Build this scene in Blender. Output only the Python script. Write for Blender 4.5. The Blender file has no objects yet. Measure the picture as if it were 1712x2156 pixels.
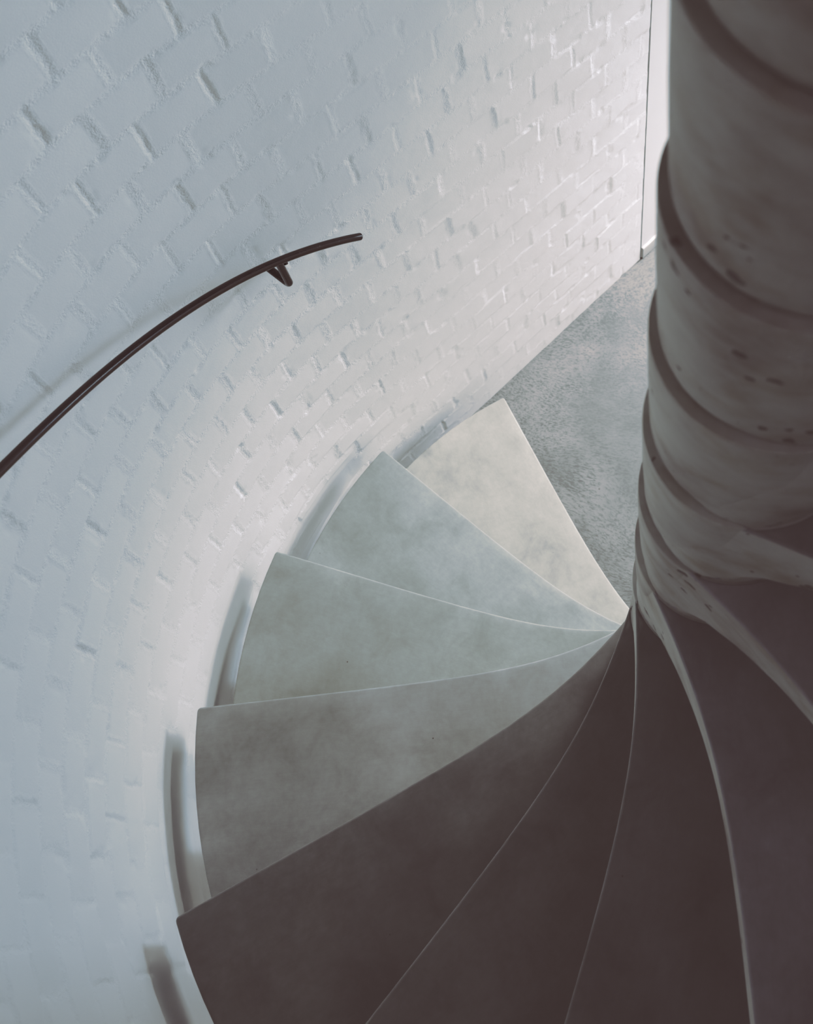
# Spiral concrete staircase in a white painted brick shaft, seen from above.
import bpy, bmesh, math, random
import numpy as np
from mathutils import Matrix, Vector

S = 0.85                      # metres per unit (1 unit = outer radius of a tread)
RISE = 0.23024 * S             # height of one step
STEP = math.radians(21.948)   # turn of one step
TH1 = math.radians(127.0)     # direction of the lowest nosing
RC = 0.1148 * S               # mean radius of the newel
RW = 1.0607 * S               # radius of the brick shaft
AX = math.radians(54.80)      # the passage leaves the shaft in this direction
N_STEPS = 16
AZ0 = AX + math.pi / 2         # where the straight wall meets the curve
SET = [-0.10, 0.10, -0.05, 0.0, -0.05, 0.40, -0.15, 0.0, 0.05]   # each casting sits a hair off its true turn, degrees

scene = bpy.context.scene
COL = scene.collection
random.seed(4)
rng = np.random.default_rng(7)


# ------------------------------------------------------------------ helpers
def tag(o, label=None, cat=None, group=None, kind=None):
    if label: o['label'] = label
    if cat: o['category'] = cat
    if group: o['group'] = group
    if kind: o['kind'] = kind
    return o


def empty(name, loc=(0, 0, 0), rz=0.0):
    o = bpy.data.objects.new(name, None)
    o.empty_display_size = 0.1
    o.location = loc
    o.rotation_euler = (0, 0, rz)
    COL.objects.link(o)
    return o


def link(name, me, mat, parent=None, smooth=35.0):
    o = bpy.data.objects.new(name, me)
    COL.objects.link(o)
    if mat: me.materials.append(mat)
    if parent: o.parent = parent
    if smooth is not None:
        me.shade_smooth()
        me.set_sharp_from_angle(angle=math.radians(smooth))
    return o


def from_bm(name, bm, mat, parent=None, smooth=35.0):
    bmesh.ops.recalc_face_normals(bm, faces=bm.faces)
    me = bpy.data.meshes.new(name)
    bm.to_mesh(me)
    bm.free()
    return link(name, me, mat, parent, smooth)


def prism(pts, z0, z1):
    """A closed prism over a plan polygon."""
    bm = bmesh.new()
    lo = [bm.verts.new((x, y, z0)) for x, y in pts]
    hi = [bm.verts.new((x, y, z1)) for x, y in pts]
    n = len(pts)
    bm.faces.new(lo[::-1])
    bm.faces.new(hi)
    for i in range(n):
        bm.faces.new((lo[i], lo[(i + 1) % n], hi[(i + 1) % n], hi[i]))
    return bm


def bevel_hard(bm, width, seg=3, ang=50.0):
    bm.normal_update()
    es = [e for e in bm.edges if len(e.link_faces) == 2 and
          e.calc_face_angle(0.0) > math.radians(ang)]
    if es:
        bmesh.ops.bevel(bm, geom=es, offset=width, segments=seg, profile=0.5,
                        affect='EDGES', clamp_overlap=True)


def tube(path, radius, seg=20, cap_round=0.0):
    """A round bar along a list of points, its ends closed with a small round."""
    pts = [Vector(p) for p in path]
    bm = bmesh.new()
    rings = []
    up = Vector((0, 0, 1))
    n = len(pts)
    prof = []
    for i, p in enumerate(pts):
        t = (pts[min(i + 1, n - 1)] - pts[max(i - 1, 0)]).normalized()
        prof.append((p, t, radius))
    if cap_round > 0:
        head, tail = [], []
        for k in range(4):
            a = math.pi / 2 * k / 4
            r = radius - cap_round * (1 - math.sin(a))
            off = cap_round * math.cos(a)
            head.append((pts[0] - prof[0][1] * off, prof[0][1], r))
            tail.append((pts[-1] + prof[-1][1] * off, prof[-1][1], r))
        prof = head + prof + tail[::-1]
    side = None
    for p, t, r in prof:
        a = up if side is None else side
        b = t.cross(a)
        if b.length < 1e-4: b = t.cross(Vector((1, 0, 0)))
        b.normalize()
        c = b.cross(t).normalized()
        side = c
        rings.append([bm.verts.new(p + r * (math.cos(2 * math.pi * k / seg) * b + math.sin(2 * math.pi * k / seg) * c))
                      for k in range(seg)])
    for a, b in zip(rings[:-1], rings[1:]):
        for k in range(seg):
            bm.faces.new((a[k], a[(k + 1) % seg], b[(k + 1) % seg], b[k]))
    bm.faces.new(rings[0][::-1])
    bm.faces.new(rings[-1])
    return bm


# ---------------------------------------------------------------- materials
class Mat:
    def __init__(self, name):
        self.m = bpy.data.materials.new(name)
        self.m.use_nodes = True
        self.t = self.m.node_tree
        self.b = self.t.nodes['Principled BSDF']

    def n(self, typ, **kw):
        nd = self.t.nodes.new(typ)
        for k, v in kw.items():
            if k.startswith('i_'):
                nd.inputs[k[2:].replace('_', ' ')].default_value = v
            else:
                setattr(nd, k, v)
        return nd

    def l(self, a, b):
        self.t.links.new(a, b)

    def coords(self, kind='Object'):
        return self.n('ShaderNodeTexCoord').outputs[kind]

    def noise(self, vec, scale, detail=4.0, rough=0.55, w=None, dist=0.0):
        nd = self.n('ShaderNodeTexNoise')
        nd.inputs['Scale'].default_value = scale
        nd.inputs['Detail'].default_value = detail
        nd.inputs['Roughness'].default_value = rough
        nd.inputs['Distortion'].default_value = dist
        self.l(vec, nd.inputs['Vector'])
        return nd.outputs['Fac']

    def shifted(self, vec, amount):
        """Coordinates moved by a per-object amount, so no two castings match."""
        nd = self.n('ShaderNodeVectorMath', operation='ADD')
        self.l(vec, nd.inputs[0])
        self.l(amount, nd.inputs[1])
        return nd.outputs[0]

    def ramp(self, fac, stops, interp='LINEAR'):
        nd = self.n('ShaderNodeValToRGB')
        cr = nd.color_ramp
        cr.interpolation = interp
        while len(cr.elements) < len(stops): cr.elements.new(0.5)
        for e, (p, c) in zip(cr.elements, stops):
            e.position = p
            e.color = (c, c, c, 1) if not hasattr(c, '__len__') else (*c, 1)
        self.l(fac, nd.inputs['Fac'])
        return nd.outputs['Color']

    def mix(self, fac, a, b, mode='MIX'):
        nd = self.n('ShaderNodeMix', data_type='RGBA', blend_type=mode)
        for s, v in (('Factor', fac), ('A', a), ('B', b)):
            sock = [x for x in nd.inputs if x.name == s and (x.type == 'RGBA' if s != 'Factor' else x.type == 'VALUE')][0]
            if hasattr(v, 'is_output'): self.l(v, sock)
            else: sock.default_value = (*v, 1) if hasattr(v, '__len__') else v
        return [x for x in nd.outputs if x.type == 'RGBA'][0]

    def math(self, op, a, b=None, c=None):
        nd = self.n('ShaderNodeMath', operation=op)
        for i, v in enumerate((a, b, c)):
            if v is None: continue
            if hasattr(v, 'is_output'): self.l(v, nd.inputs[i])
            else: nd.inputs[i].default_value = v
        return nd.outputs[0]

    def bump(self, height, strength, dist, normal=None):
        nd = self.n('ShaderNodeBump')
        nd.inputs['Strength'].default_value = strength
        nd.inputs['Distance'].default_value = dist
        self.l(height, nd.inputs['Height'])
        if normal is not None: self.l(normal, nd.inputs['Normal'])
        return nd.outputs['Normal']

    def mapped(self, vec, scale=(1, 1, 1), rot=(0, 0, 0)):
        nd = self.n('ShaderNodeMapping')
        nd.inputs['Scale'].default_value = scale
        nd.inputs['Rotation'].default_value = rot
        self.l(vec, nd.inputs['Vector'])
        return nd.outputs['Vector']


def mat_tread():
    m = Mat('polished_concrete')
    co = m.coords()
    rnd = m.math('MULTIPLY', m.n('ShaderNodeObjectInfo').outputs['Random'], 60.0)
    co = m.shifted(co, rnd)
    big = m.noise(co, 3.2, 3.0, 0.55, rnd, 0.4)
    mid = m.noise(co, 13.0, 5.0, 0.6, rnd, 0.5)
    fine = m.noise(co, 90.0, 2.0, 0.65, rnd)
    c = m.ramp(big, [(0.3, (0.275, 0.275, 0.262)), (0.52, (0.335, 0.335, 0.322)), (0.72, (0.385, 0.382, 0.365))])
    c = m.mix(0.7, c, m.ramp(mid, [(0.3, (0.38, 0.38, 0.38)), (0.5, (0.51, 0.515, 0.52)), (0.7, (0.60, 0.61, 0.62))]), 'OVERLAY')
    scr = m.noise(m.mapped(co, (1.0, 9.0, 1.0), (0, 0, 0.5)), 30.0, 6.0, 0.7, rnd, 0.3)
    c = m.mix(0.16, c, m.ramp(scr, [(0.3, 0.40), (0.7, 0.60)]), 'OVERLAY')
    c = m.mix(0.25, c, m.ramp(fine, [(0.3, 0.40), (0.7, 0.60)]), 'OVERLAY')
    c = m.mix(1.0, c, m.n('ShaderNodeObjectInfo').outputs['Color'], 'MULTIPLY')  # per-step multiplier, carries painted light and shade
    # arrises painted pale, as if the edges caught light
    gp = m.n('ShaderNodeNewGeometry').outputs['Pointiness']
    c = m.mix(m.ramp(gp, [(0.53, 0.0), (0.60, 0.30)]), c, (0.62, 0.60, 0.57))
    # tiny pinholes
    v = m.n('ShaderNodeTexVoronoi')
    v.inputs['Scale'].default_value = 26.0
    m.l(co, v.inputs['Vector'])
    pin = m.ramp(v.outputs['Distance'], [(0.0, 1.0), (0.02, 1.0), (0.045, 0.0)])
    gate = m.ramp(m.noise(co, 21.0, 2.0, 0.5, rnd), [(0.53, 0.0), (0.57, 1.0)])
    pin = m.math('MULTIPLY', pin, gate)
    c = m.mix(pin, c, (0.07, 0.065, 0.06))
    m.l(c, m.b.inputs['Base Color'])
    rg = m.ramp(mid, [(0.3, 0.5), (0.7, 0.64)])
    m.l(rg, m.b.inputs['Roughness'])
    m.b.inputs['Specular IOR Level'].default_value = 0.35
    nb = m.bump(fine, 0.10, 0.002)
    m.l(nb, m.b.inputs['Normal'])
    return m.m


def mat_newel():
    m = Mat('pitted_cast_concrete')
    co = m.coords()
    sx = m.n('ShaderNodeSeparateXYZ')
    m.l(m.n('ShaderNodeObjectInfo').outputs['Location'], sx.inputs[0])
    rnd = m.math('MULTIPLY', sx.outputs['Z'], 37.0)
    co = m.shifted(co, rnd)
    big = m.noise(co, 6.0, 4.0, 0.55, rnd, 0.4)
    band = m.noise(m.mapped(co, (1, 1, 1.8)), 12.0, 6.0, 0.66, rnd, 0.4)
    fine = m.noise(co, 120.0, 2.0, 0.65, rnd)
    c = m.ramp(big, [(0.3, (0.45, 0.43, 0.40)), (0.5, (0.60, 0.59, 0.55)), (0.7, (0.70, 0.695, 0.65))])
    c = m.mix(0.75, c, m.ramp(band, [(0.32, (0.33, 0.31, 0.30)), (0.5, (0.5, 0.5, 0.5)), (0.68, (0.60, 0.60, 0.59))]), 'OVERLAY')
    # irregular bug holes, wider than tall
    ws = m.mapped(co, (1, 1, 1.35))
    wob = m.n('ShaderNodeVectorMath', operation='SCALE')
    nz = m.n('ShaderNodeTexNoise'); nz.inputs['Scale'].default_value = 75.0
    m.l(co, nz.inputs['Vector']); m.l(nz.outputs['Color'], wob.inputs[0]); wob.inputs['Scale'].default_value = 0.014
    ad = m.n('ShaderNodeVectorMath', operation='ADD')
    m.l(ws, ad.inputs[0]); m.l(wob.outputs[0], ad.inputs[1])
    v = m.n('ShaderNodeTexVoronoi')
    v.inputs['Scale'].default_value = 52.0
    m.l(ad.outputs[0], v.inputs['Vector'])
    size = m.ramp(m.noise(co, 17.0, 1.0, 0.5, rnd), [(0.52, 0.0), (0.72, 0.36)])
    pit = m.math('SUBTRACT', size, v.outputs['Distance'])
    pit = m.ramp(m.math('MULTIPLY', pit, 12.0), [(0.0, 0.0), (1.0, 1.0)])
    c = m.mix(m.math('MULTIPLY', pit, 0.72), c, (0.085, 0.07, 0.065))
    m.l(c, m.b.inputs['Base Color'])
    m.b.inputs['Roughness'].default_value = 0.62
    m.b.inputs['Specular IOR Level'].default_value = 0.3
    nb = m.bump(fine, 0.12, 0.002)
    nb = m.bump(m.math('SUBTRACT', 1.0, pit), 0.7, 0.004, nb)
    m.l(nb, m.b.inputs['Normal'])
    return m.m


def mat_brick():
    m = Mat('white_painted_brick')
    co = m.coords()
    at = m.n('ShaderNodeAttribute', attribute_name='mortar').outputs['Fac']
    m.b.inputs['Base Color'].default_value = (0.852, 0.851, 0.846, 1)
    m.b.inputs['Roughness'].default_value = 0.6
    m.b.inputs['Specular IOR Level'].default_value = 0.25
    peel = m.noise(co, 420.0, 1.0, 0.6)
    grit = m.noise(co, 240.0, 2.0, 0.7)
    h = m.math('ADD', m.math('MULTIPLY', peel, 0.05), m.math('MULTIPLY', grit, at))
    nb = m.bump(h, 0.8, 0.0032)
    m.l(nb, m.b.inputs['Normal'])
    return m.m


def mat_plaster(name, col, bump=0.05):
    m = Mat(name)
    co = m.coords()
    c = m.mix(0.15, col, m.ramp(m.noise(co, 3.0), [(0.3, 0.42), (0.7, 0.58)]), 'OVERLAY')
    m.l(c, m.b.inputs['Base Color'])
    m.b.inputs['Roughness'].default_value = 0.6
    m.l(m.bump(m.noise(co, 200.0), bump, 0.001), m.b.inputs['Normal'])
    return m.m


def mat_floor():
    m = Mat('trowelled_concrete_floor')
    co = m.coords()
    # trowel sweeps: coordinates bent by a slow swirl before a stretched noise
    big = m.noise(co, 1.6, 4.0, 0.55, None, 0.6)
    sw = m.n('ShaderNodeTexNoise'); sw.inputs['Scale'].default_value = 1.7; sw.inputs['Detail'].default_value = 1.0
    m.l(co, sw.inputs['Vector'])
    sc = m.n('ShaderNodeVectorMath', operation='SCALE'); m.l(sw.outputs['Color'], sc.inputs[0]); sc.inputs['Scale'].default_value = 0.35
    ad = m.n('ShaderNodeVectorMath', operation='ADD'); m.l(co, ad.inputs[0]); m.l(sc.outputs[0], ad.inputs[1])
    st = m.mapped(ad.outputs[0], (1.0, 2.6, 1.0), (0, 0, math.radians(-25)))
    fleck = m.noise(st, 92.0, 12.0, 0.76, None, 0.5)
    blot = m.noise(ad.outputs[0], 6.0, 8.0, 0.66, None, 0.3)
    grain = m.noise(co, 160.0, 3.0, 0.6)
    area = m.ramp(m.noise(ad.outputs[0], 3.0, 5.0, 0.6), [(0.40, 0.25), (0.58, 1.0)])
    c = m.ramp(big, [(0.35, (0.11, 0.11, 0.109)), (0.5, (0.155, 0.152, 0.148)), (0.65, (0.215, 0.206, 0.197))])
    c = m.mix(0.45, c, m.ramp(blot, [(0.36, 0.36), (0.5, 0.5), (0.64, 0.62)]), 'OVERLAY')
    thr = m.math('ADD', fleck, m.math('MULTIPLY', m.math('SUBTRACT', blot, 0.5), 0.35))
    fl = m.ramp(thr, [(0.42, 0.0), (0.53, 1.0)])
    c2 = m.mix(fl, (0.080, 0.085, 0.087), (0.250, 0.235, 0.222))
    c = m.mix(m.math('MULTIPLY', area, 0.88), c, c2)
    c = m.mix(0.2, c, m.ramp(grain, [(0.3, 0.38), (0.7, 0.62)]), 'OVERLAY')
    v = m.n('ShaderNodeTexVoronoi'); v.inputs['Scale'].default_value = 14.0
    m.l(co, v.inputs['Vector'])
    pin = m.math('MULTIPLY', m.ramp(v.outputs['Distance'], [(0.0, 1.0), (0.03, 1.0), (0.045, 0.0)]),
                 m.ramp(m.noise(co, 9.0), [(0.52, 0.0), (0.55, 1.0)]))
    c = m.mix(pin, c, (0.05, 0.045, 0.04))
    m.l(c, m.b.inputs['Base Color'])
    m.l(m.ramp(blot, [(0.3, 0.45), (0.7, 0.6)]), m.b.inputs['Roughness'])
    m.b.inputs['Specular IOR Level'].default_value = 0.35
    m.l(m.bump(fleck, 0.06, 0.002), m.b.inputs['Normal'])
    return m.m


def mat_steel():
    m = Mat('waxed_black_steel')
    co = m.coords()
    nz = m.noise(co, 60.0, 4.0)
    m.l(m.ramp(nz, [(0.3, (0.005, 0.004, 0.004)), (0.7, (0.010, 0.008, 0.008))]), m.b.inputs['Base Color'])
    m.l(m.ramp(nz, [(0.3, 0.20), (0.7, 0.26)]), m.b.inputs['Roughness'])
    m.b.inputs['Specular IOR Level'].default_value = 0.22
    m.l(m.bump(m.noise(co, 300.0), 0.05, 0.001), m.b.inputs['Normal'])
    return m.m


M_TREAD, M_NEWEL, M_BRICK, M_FLOOR, M_STEEL = mat_tread(), mat_newel(), mat_brick(), mat_floor(), mat_steel()
M_PLASTER = mat_plaster('smooth_white_plaster', (0.80, 0.80, 0.795))
M_BASE = mat_plaster('pale_grey_baseboard_paint', (0.62, 0.615, 0.60), 0.02)
M_SHADE = mat_plaster('dark_grey_render', (0.45, 0.445, 0.44))
M_CEIL = mat_plaster('white_ceiling_paint', (0.72, 0.72, 0.71))

# ------------------------------------------------------------ the stair units
BETA, L1, L2, GAM = 1.1810, 0.6350, 0.2812, 0.0129


def nosing_curve(n=56):
    """Front edge of a tread in units: straight out at the rim, sweeping in
    until it runs tangent to the newel."""
    t = np.linspace(0, 1, n)[:, None]
    P0 = np.array([1.0, 0.0])
    P3 = 0.1148 * np.array([math.cos(BETA), -math.sin(BETA)])
    T = np.array([-math.sin(BETA), -math.cos(BETA)])
    P1 = P0 + L1 * np.array([-math.cos(GAM), -math.sin(GAM)])
    P2 = P3 - L2 * T
    return (1 - t) ** 3 * P0 + 3 * (1 - t) ** 2 * t * P1 + 3 * (1 - t) * t ** 2 * P2 + t ** 3 * P3


def thickness(r):
    """Depth of the slab, flaring to the full rise at the newel (in rises)."""
    return np.interp(r, [0.112, 0.1148, 0.118, 0.124, 0.131, 0.145, 0.162, 0.185, 0.223, 0.27, 0.32, 0.40, 0.65, 0.88, 1.1],
                     [0.995, 0.995, 0.84, 0.72, 0.62, 0.56, 0.48, 0.42, 0.34, 0.27, 0.22, 0.22, 0.25, 0.48, 0.52])


def tread_bm(ncol=14, b=0.0036, corner=0.006):
    """One tread: a slab with rounded arrises, a haunch at the newel and a
    riser standing on its back edge."""
    P = nosing_curve(60)
    r = np.hypot(P[:, 0], P[:, 1])
    a = np.arctan2(P[:, 1], P[:, 0])
    k = np.array([0.10, 0.22, 0.36, 0.52, 0.70, 0.85])
    r = np.append(r, 0.1148 - 0.011 * (k / 0.85) ** 1.3); a = np.append(a, a[-1] - k)
    back = STEP + math.radians(13.0) + math.radians(30.0) * np.clip((0.36 - r) / 0.22, 0, 1)
    F = np.stack([r * np.cos(a), r * np.sin(a)], 1) * S
    # rim rows: the outer arris, rounded
    ph = np.linspace(0, math.pi / 2, 5)
    off = b * (1 - np.sin(ph))[::-1]            # 0 .. b inward
    drop = b * (1 - np.cos(ph))[::-1]           # b .. 0 downward
    rows = []                                   # plan point, radius, angle, back, rim drop
    t0 = (F[0] - F[1]) / np.linalg.norm(F[0] - F[1])
    for o, d in zip(off, drop):
        rows.append((F[0] - t0 * o, float(d)))
    for o in np.linspace(b * 1.5, corner, 7):
        rows.append((F[0] - t0 * o, 0.0))
    rows += [(p, 0.0) for p in F[1:]]
    # keep the order strictly inward
    out = [rows[0]]
    for q in rows[1:]:
        if np.hypot(*q[0]) < np.hypot(*out[-1][0]) - 1e-6: out.append(q)
    pts = np.array([q[0] for q in out]); dr = [q[1] for q in out]
    tg = np.gradient(pts, axis=0); tg /= np.linalg.norm(tg, axis=1)[:, None]
    nrm = np.stack([tg[:, 1], -tg[:, 0]], 1)     # travelling inward, the body lies to the right
    if (nrm[0] @ np.array([0, 1.0])) < 0: nrm = -nrm
    bm = bmesh.new()
    top, bot, info = [], [], []
    for p, n, rim in zip(pts, nrm, dr):
        rad = np.hypot(*p)
        depth = S - rad
        cut = corner - math.sqrt(max(0.0, corner ** 2 - (corner - depth) ** 2)) if depth < corner else 0.0
        bk = float(np.interp(rad / S, r[::-1], back[::-1]))
        af = float(np.interp(-rad / S, -r, a))
        low = 0.0 if rad > 0.1173 * S else -0.0015
        rt = []
        for o, d in zip(off, drop):
            q = p + n * (cut + o)
            rt.append(bm.verts.new((q[0], q[1], low - min(b, d + rim))))
        q = p + n * (cut + b)
        a0 = math.atan2(q[1], q[0]); a1 = af + bk
        for j in range(1, ncol + 1):
            aa = a0 + (a1 - a0) * j / ncol
            dl = aa - af
            rr = rad * (1 + (-0.0014 * dl - 0.007 * dl * dl) * min(1.0, max(0.0, (rad / S - 0.15) / 0.85)))
            rt.append(bm.verts.new((rr * math.cos(aa), rr * math.sin(aa), low - rim)))
        th = -float(thickness(rad / S)) * RISE
        rb = [bm.verts.new((v.co.x, v.co.y, th)) for v in rt]
        top.append(rt); bot.append(rb); info.append((rad, af, bk))
    nr, nc = len(top), len(top[0]) - 1
    def face(*v):
        try: bm.faces.new(v)
        except ValueError: pass
    for i in range(nr - 1):
        for j in range(nc):
            face(top[i][j], top[i][j + 1], top[i + 1][j + 1], top[i + 1][j])
            face(bot[i][j], bot[i + 1][j], bot[i + 1][j + 1], bot[i][j + 1])
        face(top[i][0], top[i + 1][0], bot[i + 1][0], bot[i][0])
        face(top[i][nc], bot[i][nc], bot[i + 1][nc], top[i + 1][nc])
    for j in range(nc):
        face(top[0][j], bot[0][j], bot[0][j + 1], top[0][j + 1])
        face(top[-1][j], top[-1][j + 1], bot[-1][j + 1], bot[-1][j])
    # riser rising from the back edge to the underside of the next tread
    up = []
    for rad, af, bk in info:
        ri = rad / S
        if ri < 0.123 or ri > 0.985: continue
        hgt = max(0.004, (1.0 - float(thickness(ri))) * RISE - 0.004)
        w = min(0.018 / max(ri, 0.1), 0.12)
        q = [(rad * math.cos(af + bk + dl), rad * math.sin(af + bk + dl)) for dl in (-w, -0.001)]
        up.append([bm.verts.new((x, y, -0.006)) for x, y in q] + [bm.verts.new((x, y, hgt)) for x, y in q])
    for A, B in zip(up[:-1], up[1:]):
        face(A[0], B[0], B[2], A[2]); face(A[1], A[3], B[3], B[1])
        face(A[2], B[2], B[3], A[3]); face(A[0], A[1], B[1], B[0])
    for A in (up[0], up[-1]):
        face(A[0], A[2], A[3], A[1])
    bmesh.ops.recalc_face_normals(bm, faces=bm.faces)
    bm.normal_update()
    for f in bm.faces:
        c = f.calc_center_median()
        radial = (f.normal.x * c.x + f.normal.y * c.y) / max(1e-6, math.hypot(c.x, c.y))
        rim = radial > 0.8 and math.hypot(c.x, c.y) > 0.93 * S
        if -0.3 < f.normal.z < 0.3 and not rim: f.material_index = 1
    return bm


def drum_bm(seg=96):
    """One drum of the newel: drawn in at the foot, widest at its top."""
    h = RISE
    c = RC / S
    prof = [(0.030, -h + 0.0008), ((c - 0.0110) * S, -h + 0.0008), ((c - 0.0095) * S, -h + 0.002), ((c - 0.0062) * S, -h + 0.010), ((c - 0.0045) * S, -h + 0.022),
            (c * S, -0.09), ((c + 0.0026) * S, -0.012), ((c + 0.0028) * S, -0.0022), ((c + 0.0024) * S, -0.0007), ((c + 0.0016) * S, -0.0002), (0.030, -0.0002)]
    bm = bmesh.new()
    rings = [[bm.verts.new((rr * math.cos(2 * math.pi * k / seg), rr * math.sin(2 * math.pi * k / seg), z)) for k in range(seg)]
             for rr, z in prof]
    for A, B in zip(rings[:-1], rings[1:]):
        for k in range(seg):
            bm.faces.new((A[k], A[(k + 1) % seg], B[(k + 1) % seg], B[k]))
    bm.faces.new(rings[0][::-1]); bm.faces.new(rings[-1])
    return bm


STEP_LABELS = [
    'lowest and palest concrete stair step, its bright front edge beside the grey floor',
    'light grey concrete stair step overlapping the palest step that borders the floor',
    'mid grey concrete stair step with its corner above the stained light grey step',
    'dark grey concrete stair step, the last lit one before the brown shaded steps',
    'brown shaded concrete stair step with its rounded outer corner visible by the wall',
    'dark concrete stair step between the shaded cornered step and the vertical nosing line',
    'dark concrete stair step between the vertical nosing line and the thin pale curved strip',
    'dark concrete stair step just above the thin pale curved front strip',
    'dark concrete stair step above the wide pale band sweeping off the newel',
    'shaded concrete step cut by the right picture edge, its front flaring off the newel',
    'newel drum and step directly above the highest flaring front by the right picture edge',
    'pitted newel drum and step second above the highest flaring front',
    'pitted newel drum and step with large blurred holes near the upper right',
    'topmost newel drum and step in the picture, above the wide dark blurred seam',
    'concrete stair step overhead on the newel, one above the topmost drum in the picture',
    'concrete stair step overhead on the newel, two above the topmost drum in the picture',
]
tread_mesh, drum_mesh = None, None
# light falloff painted per step: lowest lightened, shaded ones darkened, some higher lifted
STEP_LIGHT = [(1.20, 1.18, 1.12), (0.95, 0.97, 0.96), (0.92, 0.93, 0.90), (0.95, 0.93, 0.93), (0.60, 0.58, 0.58), (0.70, 0.67, 0.67), (0.85, 0.82, 0.84),
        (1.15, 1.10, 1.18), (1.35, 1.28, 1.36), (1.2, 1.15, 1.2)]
for k in range(1, N_STEPS + 1):
    root = empty('stair_step', (0, 0, k * RISE), TH1 + (k - 1) * STEP + math.radians(SET[k - 1] if k <= len(SET) else 0.0))
    tag(root, STEP_LABELS[k - 1], 'stair step', 'concrete steps of the spiral stair')
    if tread_mesh is None:
        t = from_bm('tread', tread_bm(), M_TREAD, root, 32)
        d = from_bm('newel_drum', drum_bm(), M_NEWEL, root, 40)
        t.data.materials.append(M_NEWEL)
        tread_mesh, drum_mesh = t.data, d.data
    else:
        for nm, me in (('tread', tread_mesh), ('newel_drum', drum_mesh)):
            o = bpy.data.objects.new(nm, me)
            COL.objects.link(o)
            o.parent = root
    tone = STEP_LIGHT[k - 1] if k <= len(STEP_LIGHT) else (1.0, 1.0, 1.0)
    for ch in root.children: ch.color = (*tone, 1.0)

# ------------------------------------------------------------ the brick wall
def h2(ix, iy, seed):
    n = (ix.astype(np.int64) * 374761393 + iy.astype(np.int64) * 668265263 + seed * 974634541) & 0xFFFFFFFF
    n = ((n ^ (n >> 13)) * 1274126177) & 0xFFFFFFFF
    return ((n ^ (n >> 16)) & 0xFFFFFF) / float(0xFFFFFF)


def vn(x, y, seed):
    ix, iy = np.floor(x), np.floor(y)
    fx, fy = x - ix, y - iy
    fx = fx * fx * (3 - 2 * fx); fy = fy * fy * (3 - 2 * fy)
    a, b = h2(ix, iy, seed), h2(ix + 1, iy, seed)
    c, d = h2(ix, iy + 1, seed), h2(ix + 1, iy + 1, seed)
    return (a * (1 - fx) + b * fx) * (1 - fy) + (c * (1 - fx) + d * fx) * fy * 1.0


def fbm(x, y, f, seed, oct=3):
    s, amp, tot = 0, 1.0, 0
    for o in range(oct):
        s = s + amp * (vn(x * f * 2 ** o, y * f * 2 ** o, seed + o) - 0.5)
        tot += amp; amp *= 0.55
    return 2 * s / tot


def sstep(x, a, b):
    t = np.clip((x - a) / (b - a), 0, 1)
    return t * t * (3 - 2 * t)


U_END = -1.038 * S
U_ARC = math.pi * RW
Z_TOP = 3.45


def wall_point(u, z, inward):
    az0 = AZ0
    arc = u > 0
    az = az0 + np.where(arc, u, 0) / RW
    R = RW - inward
    x = R * np.cos(az); y = R * np.sin(az)
    tx, ty = -math.sin(az0), math.cos(az0)
    x = np.where(arc, x, R * math.cos(az0) + u * tx)
    y = np.where(arc, y, R * math.sin(az0) + u * ty)
    return x, y


SHADE_CHASE = 0.0012


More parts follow.
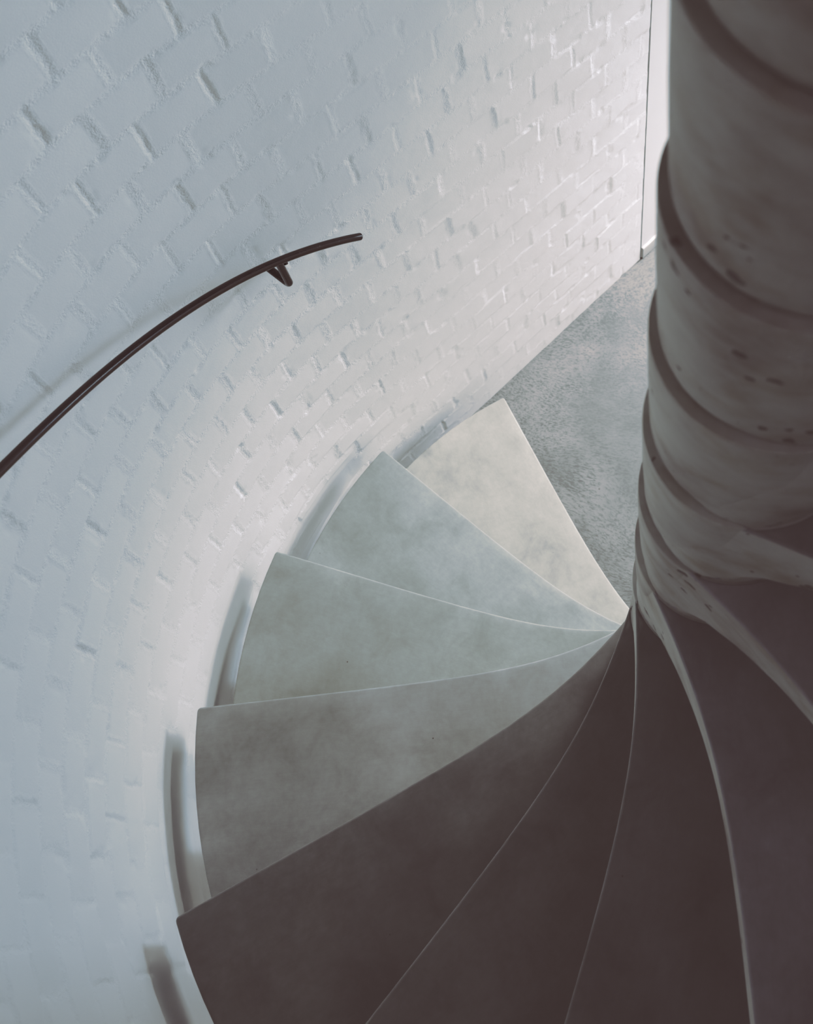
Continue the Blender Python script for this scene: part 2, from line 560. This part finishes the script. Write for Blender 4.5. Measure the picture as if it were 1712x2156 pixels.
def brick_relief(u, z):
    PU, PZ = 0.1058, 0.0756
    wu = u + 0.0034 * fbm(u, z, 14, 11) + 0.0024 * fbm(u, z, 70, 12)
    wz = z + 0.0034 * fbm(u, z, 9, 13) + 0.0022 * fbm(u, z, 70, 14)
    zz = (wz - (1.902 - PZ / 2)) / PZ
    n = np.floor(zz)
    b = np.round(zz)
    bjit = (h2(b, b * 0 + 3, 21) - 0.5) * 0.003
    d_bed = np.abs((zz - b) * PZ - bjit)
    off = np.where(np.mod(n, 2) == 0, 0.0939, 0.0404)
    uu = (wu - off) / PU
    j = np.round(uu)
    jj = (h2(j, n, 31) - 0.5) * 0.013
    sd = (uu - j) * PU - jj
    m = np.where(sd > 0, j, j - 1)
    d_head = np.abs(sd)
    # how deep each joint was raked and how wide it is
    q = h2(j, n, 32)
    dep_h = np.where(q < 0.28, 0.0008, np.where(q < 0.86, 0.0009 + 0.0022 * (q - 0.28), 0.0024 + 0.011 * (q - 0.86)))
    wid_h = 0.0020 + 0.0032 * h2(j, n, 33)
    dep_b = 0.0005 + 0.0016 * np.clip(vn(u * 7, b * 1.7, 34), 0, 1) ** 1.5
    wid_b = 0.0030 + 0.0028 * vn(u * 9, b * 2.3, 35)
    worn = 0.42 + 0.36 * sstep(u, -0.30, 0.20) - 0.34 * sstep(u, 0.40, 0.95) - 0.10 * sstep(-z, -1.2, -0.4)
    dep_h = dep_h * worn; dep_b = dep_b * worn
    jit = 0.0012 * fbm(u, z, 160, 36, 2)
    jh = 1 - sstep(d_head + jit, wid_h * 0.55, wid_h + 0.0032)
    jb = 1 - sstep(d_bed + jit, wid_b * 0.5, wid_b + 0.0036)
    # faces: each brick sits a little proud or shy and a little askew
    cu = (uu - (m + 0.5)) * PU
    cz = (zz - (n + 0.5)) * PZ
    face = (h2(m, n, 41) - 0.5) * 0.0020 + (h2(m, n, 42) - 0.5) * 0.026 * cu + (h2(m, n, 43) - 0.5) * 0.022 * cz
    sag = np.where(off + (m + 0.5) * PU > 0, 0.0016 * (1 - (cu / (PU / 2)) ** 2), 0)
    face = face + sag + 0.00035 * fbm(u, z, 26, 44)
    # worn arrises and the odd chipped corner
    e = np.minimum(PU / 2 - np.abs(cu), PZ / 2 - np.abs(cz))
    chip = sstep(vn(u * 33, z * 33, 45), 0.72, 0.95) * (1 - sstep(e, 0.004, 0.016)) * 0.0012
    mort = np.clip(np.maximum(jh, jb), 0, 1)
    joint = np.maximum(jh * dep_h, jb * dep_b)
    base = face * (1 - mort) + mort * (0.35 * face)
    grit = fbm(u, z, 190, 46, 2)
    halo = 1 - sstep(np.minimum(d_head, d_bed + 0.001), 0.002, 0.011)
    rough = 0.0008 * worn * grit * np.clip(halo + 0.25 * mort, 0, 1)
    # paint skin gathered in blobs along the joints
    blob = 0.0012 * worn * halo * sstep(vn(u * 120, z * 120, 47), 0.55, 0.95)
    # a shallow chase added behind each tread rim to deepen its shade
    shade_chase = np.zeros_like(u)
    for k in range(2, 9):
        ua = (TH1 + (k - 1) * STEP - AZ0) * RW
        f = (u - ua) / (STEP * RW)
        low = k * RISE - (0.52 + 0.34 * np.clip(f, 0, 1)) * RISE
        inside = sstep(f, 0.10, 0.24) * (1 - sstep(f, 1.10, 1.16)) * sstep(z, low - 0.004, low + 0.004) * (1 - sstep(z, k * RISE - 0.001, k * RISE + 0.004))
        shade_chase = np.maximum(shade_chase, inside)
    relief = (base - joint - chip + rough + blob) * (1 - 0.8 * shade_chase) - SHADE_CHASE * shade_chase
    return relief, np.clip(1.2 * worn ** 1.6 * halo + 0.04, 0, 1) * (1 - shade_chase)


def grid_lines(a, b, c, fine, coarse):
    f = np.arange(a, b, fine)
    return np.append(np.append(f, np.arange(b, c, coarse)), c)


us = grid_lines(U_END, 1.45, U_ARC, 0.0031, 0.012)
zs = grid_lines(0.0, 2.12, Z_TOP, 0.0031, 0.012)
UU, ZZ = np.meshgrid(us, zs, indexing='ij')
IN, MO = brick_relief(UU, ZZ)
# the bottom course is bedded straight onto the floor
X, Y = wall_point(UU, ZZ, IN)
nu, nz = len(us), len(zs)
nv = nu * nz
co = np.stack([X, Y, ZZ], -1).reshape(-1, 3)
# a back skin closes the wall
Xb, Yb = wall_point(UU[:, [0, -1]], ZZ[:, [0, -1]], -0.11)
back = np.stack([np.concatenate([Xb[:, 0], Xb[:, 1]]), np.concatenate([Yb[:, 0], Yb[:, 1]]),
                 np.concatenate([np.zeros(nu), np.full(nu, Z_TOP)])], -1)
idx = np.arange(nv).reshape(nu, nz)
q = np.stack([idx[:-1, :-1], idx[:-1, 1:], idx[1:, 1:], idx[1:, :-1]], -1).reshape(-1, 4)
b0 = nv + np.arange(nu); b1 = nv + nu + np.arange(nu)
qb = np.stack([b0[:-1], b0[1:], b1[1:], b1[:-1]], -1)
qt = np.stack([idx[:-1, -1], b1[:-1], b1[1:], idx[1:, -1]], -1)
qf = np.stack([idx[:-1, 0], idx[1:, 0], b0[1:], b0[:-1]], -1)
allq = np.concatenate([q, qb, qt, qf]).astype(np.int32)
co = np.concatenate([co, back]).astype(np.float32)
me = bpy.data.meshes.new('wall_left')
me.vertices.add(len(co)); me.vertices.foreach_set('co', co.ravel())
me.loops.add(allq.size); me.loops.foreach_set('vertex_index', allq.ravel())
me.polygons.add(len(allq))
me.polygons.foreach_set('loop_start', np.arange(0, allq.size, 4, dtype=np.int32))
me.update(calc_edges=True)
at = me.attributes.new('mortar', 'FLOAT', 'POINT')
at.data.foreach_set('value', np.concatenate([MO.ravel(), np.zeros(2 * nu)]).astype(np.float32))
o = link('wall_left', me, M_BRICK, None, None)
me.shade_smooth()
tag(o, 'white painted brick wall curving round the stair', kind='structure')

# ---------------------------------------------------- passage and other shell
dx, dy = math.cos(AX), math.sin(AX)              # along the passage
nx, ny = -math.sin(AX), math.cos(AX)             # towards the brick side


def P(along, across):
    return (dx * along * S + nx * across * S, dy * along * S + ny * across * S)


LEN = 4.6
# smooth wall past the brick, a hair back from the joint
bm = prism([P(1.046, 1.063), P(LEN, 1.063), P(LEN, 1.17), P(1.046, 1.17)], 0, Z_TOP)
tag(from_bm('wall_back', bm, M_PLASTER, None, 30), 'smooth white plaster wall past the brick', kind='structure')
# baseboard of the smooth wall
bm = prism([P(1.0475, 1.0535), P(LEN, 1.0535), P(LEN, 1.0645), P(1.0475, 1.0645)], 0.003, 0.057)
bevel_hard(bm, 0.0008, 2)
tag(from_bm('baseboard_back', bm, M_BASE, None, 30), 'pale grey baseboard of the smooth wall', kind='structure')
# joint strip between brick and plaster
bm = prism([P(1.035, 1.080), P(1.049, 1.080), P(1.049, 1.16), P(1.035, 1.16)], 0, Z_TOP)
tag(from_bm('trim_1', bm, M_BASE, None, 30), 'narrow recessed joint between brick and plaster', kind='structure')
# opposite side of the shaft and passage
bm = prism([P(0, -1.0607), P(0, -1.18), P(LEN, -1.18), P(LEN, -1.0607)], 0, Z_TOP)
tag(from_bm('wall_right', bm, M_SHADE, None, 30), 'dark grey wall on the far side of the stair', kind='structure')
# floor
ring = [P(LEN, -1.2), P(LEN, 1.2)]
for i in range(33):
    a = AZ0 + math.pi * i / 32
    ring.append((1.2 * S * math.cos(a), 1.2 * S * math.sin(a)))
bm = prism(ring, -0.15, 0.0)
tag(from_bm('floor', bm, M_FLOOR, None, 30), 'trowelled grey concrete floor', kind='structure')
# ceiling over the passage
CEIL = 3.0
LIGHT_CUT = 1.93
bm = prism([P(1.12, -1.0607), P(LEN, -1.0607), P(LEN, 1.0607), P(1.12, 1.0607)], CEIL, CEIL + 0.2)
tag(from_bm('ceiling', bm, M_CEIL, None, 30), 'white ceiling over the lower passage', kind='structure')

ring = [P(1.12, -1.2), P(1.12, 1.2)]
for i in range(33):
    a = AZ0 + math.pi * i / 32
    ring.append((1.2 * S * math.cos(a), 1.2 * S * math.sin(a)))
bm = prism(ring, Z_TOP, Z_TOP + 0.2)
tag(from_bm('ceiling_upper', bm, M_TREAD, None, 30), 'grey concrete slab over the stair shaft', kind='structure')
bm = prism([P(1.12, -1.0607), P(1.24, -1.0607), P(1.24, 1.0607), P(1.12, 1.0607)], LIGHT_CUT, Z_TOP + 0.2)  # added unseen wall keeping overhead light off the higher steps
tag(from_bm('light_cut_wall', bm, M_PLASTER, None, 30), 'unseen white wall added over the passage opening to cut the light', kind='structure')

# --------------------------------------------------------------- the handrail
RAIL_R = 0.9907 * S
RAIL_OBS = [(140.26, 1.4333), (143.69, 1.4772), (149.03, 1.5455), (155.06, 1.6075), (160.88, 1.6622), (166.61, 1.7206),
            (172.21, 1.7822), (177.79, 1.8447), (180.57, 1.8762), (183.33, 1.9082)]
rail = empty('handrail', (RAIL_R * math.cos(math.radians(150)), RAIL_R * math.sin(math.radians(150)), 1.55 * S))
tag(rail, 'thin dark steel handrail curving along the white brick wall', 'handrail')


def rail_z(a):
    A = [x for x, _ in RAIL_OBS]
    c = RAIL_POLY
    return float(np.polyval(c, a - 163.0)) if a < 185 else float(np.polyval(c, 22.0)) + (a - 185) * 0.0112


RAIL_POLY = np.polyfit(np.array([x for x, _ in RAIL_OBS]) - 163.0, np.array([z for _, z in RAIL_OBS]), 3)


def rp(a, r=RAIL_R, dz=0.0):
    return Vector((r * math.cos(math.radians(a)), r * math.sin(math.radians(a)), rail_z(a) * S + dz))


org = Vector(rail.location)
RAD = 0.0068
path = [rp(a) - org for a in np.arange(140.4, 236.0, 1.0)]
from_bm('rail_bar', tube(path, RAD, 24, 0.002), M_STEEL, rail, 40)


def bracket(a):
    foot = rp(a)
    pts = []
    top = rp(a, dz=-0.004)
    low = rp(a, dz=-0.080)
    wall = rp(a, RW + 0.006, -0.080)
    for i in range(5): pts.append(top.lerp(low, i / 5))
    # a tight bend, then straight into the wall
    out = (wall - low).normalized()
    for i in range(7):
        t = math.pi / 2 * i / 6
        pts.append(low + out * 0.010 * (1 - math.cos(t)) + Vector((0, 0, 0.010 * (1 - math.sin(t)))))
    for i in range(1, 7): pts.append((low + out * 0.010).lerp(wall, i / 6))
    b = from_bm('bracket', tube([p - org for p in pts], 0.0064, 16), M_STEEL, rail, 40)
    # small screw beside the stem, under the rail
    s0 = rp(a - 0.55, dz=-0.013) - org
    tang = (rp(a - 1) - rp(a)).normalized()
    from_bm('bracket_screw', tube([s0, s0 + tang * 0.004], 0.0034, 12), M_STEEL, b, 40)


bracket(150.2)
bracket(212.0)

# ------------------------------------------------------------------- lighting
def area(name, loc, target, sx, sy, power, col, spread=180):
    ld = bpy.data.lights.new(name, 'AREA')
    ld.shape = 'RECTANGLE'; ld.size = sx; ld.size_y = sy
    ld.energy = power; ld.color = col
    ld.spread = math.radians(spread)
    o = bpy.data.objects.new(name, ld)
    o.location = loc
    dv = Vector(target) - Vector(loc)
    o.rotation_euler = dv.to_track_quat('-Z', 'Y').to_euler()
    COL.objects.link(o)
    return o


e = P(4.45, -0.55)
area('cool_daylight_from_passage_window', (e[0], e[1], 0.55), (0, 0, 0.55), 0.85, 0.9, 7, (0.76, 0.97, 1.24))
area('cool_daylight_from_high_window', (e[0], e[1], 1.15), (0, 0, 1.1), 0.85, 0.5, 30, (0.84, 0.98, 1.14))
e, t = P(2.9, 0.75), P(-0.25, 0.5)
area('fill_towards_stair', (e[0], e[1], 2.95), (t[0], t[1], 0.5), 0.5, 0.5, 6, (1.0, 1.0, 1.03), 60)  # added fill lamp aimed at the lower treads
e = P(3.0, 0.90)
passage_fill = area('fill_over_passage', (e[0], e[1], 2.95), (e[0], e[1], 0), 1.25, 0.24, 68, (1.0, 1.0, 0.98), 130)  # unseen added source lighting the lower tread tops from above
passage_fill.rotation_euler = (0, 0, AX)
area('fill_upper_right', (0.62, -0.50, 3.36), (-0.5, 0.1, 1.0), 0.6, 0.6, 0.95, (1.0, 0.93, 1.12), 150)  # weak fill added for the shaded higher treads
e = P(1.0, 0.15)
area('fill_upper_wall', (e[0], e[1], 2.75), (-0.84, 0.22, 1.98), 0.5, 0.5, 3.2, (0.88, 0.98, 1.10), 56)  # added narrow fill brightening the upper left brick
e = P(3.0, 0.2)
area('fill_passage_floor', (e[0], e[1], 1.3), (e[0], e[1], 0), 1.0, 1.0, 62, (1.08, 0.97, 0.93))  # added source whose bounce off the floor lifts the walls

w = bpy.data.worlds.new('World')
scene.world = w
w.use_nodes = True
bg = w.node_tree.nodes['Background']
bg.inputs['Color'].default_value = (0.75, 0.86, 1.0, 1)
bg.inputs['Strength'].default_value = 0.01

# --------------------------------------------------------------------- camera
Rw = np.array([[0.991767, 0.121931, 0.039124], [0.124584, -0.848121, -0.514946], [-0.029606, 0.515581, -0.856329]])
cam = bpy.data.cameras.new('Camera')
co_ = bpy.data.objects.new('Camera', cam)
COL.objects.link(co_)
mw = Matrix.Identity(4)
axes = [Rw[0], -Rw[1], -Rw[2]]                 # camera x, y (up), z (back) in world
for i in range(3):
    for j in range(3): mw[j][i] = float(axes[i][j])
mw.translation = Vector((-0.083922 * S, -0.454536 * S, 3.441321 * S))
co_.matrix_world = mw
cam.sensor_fit = 'VERTICAL'
cam.sensor_height = 36.0
cam.lens = 2374.63 / 2156 * 36.0
cam.shift_x = -542.10 / 2156
cam.shift_y = -607.74 / 2156
cam.clip_start = 0.02
cam.dof.use_dof = True
cam.dof.focus_distance = 1.95
cam.dof.aperture_fstop = 8.0
scene.camera = co_

# ----------------------------------------------------------- film-like response
scene.view_settings.view_transform = 'Standard'
scene.view_settings.look = 'None'
scene.view_settings.exposure = 0.0


def lin(v):
    v /= 255.0
    return v / 12.92 if v <= 0.04045 else ((v + 0.055) / 1.055) ** 2.4


RESPONSE = [(0, (26, 18, 16)), (35, (57, 46, 45)), (50, (63, 53, 52)), (66, (73, 65, 64)), (85, (93, 89, 88)), (111, (121, 123, 121)),
            (141, (143, 151, 153)), (163, (165, 171, 175)), (180, (186, 187, 187)), (205, (207, 204, 204)),
            (225, (223, 220, 222)), (255, (246, 244, 247))]
vs = scene.view_settings
vs.use_curve_mapping = True
cm = vs.curve_mapping
for ch in range(3):
    cv = cm.curves[ch]
    while len(cv.points) > 2: cv.points.remove(cv.points[1])
    pts = [(lin(x), lin(y[ch])) for x, y in RESPONSE]
    cv.points[0].location = pts[0]
    cv.points[-1].location = pts[-1]
    for p in pts[1:-1]: cv.points.new(*p)
cm.update()

# render economy only: the noise floor of this soft interior
scene.cycles.use_adaptive_sampling = True
scene.cycles.adaptive_threshold = 0.06
scene.cycles.adaptive_min_samples = 16
scene.cycles.max_bounces = 8
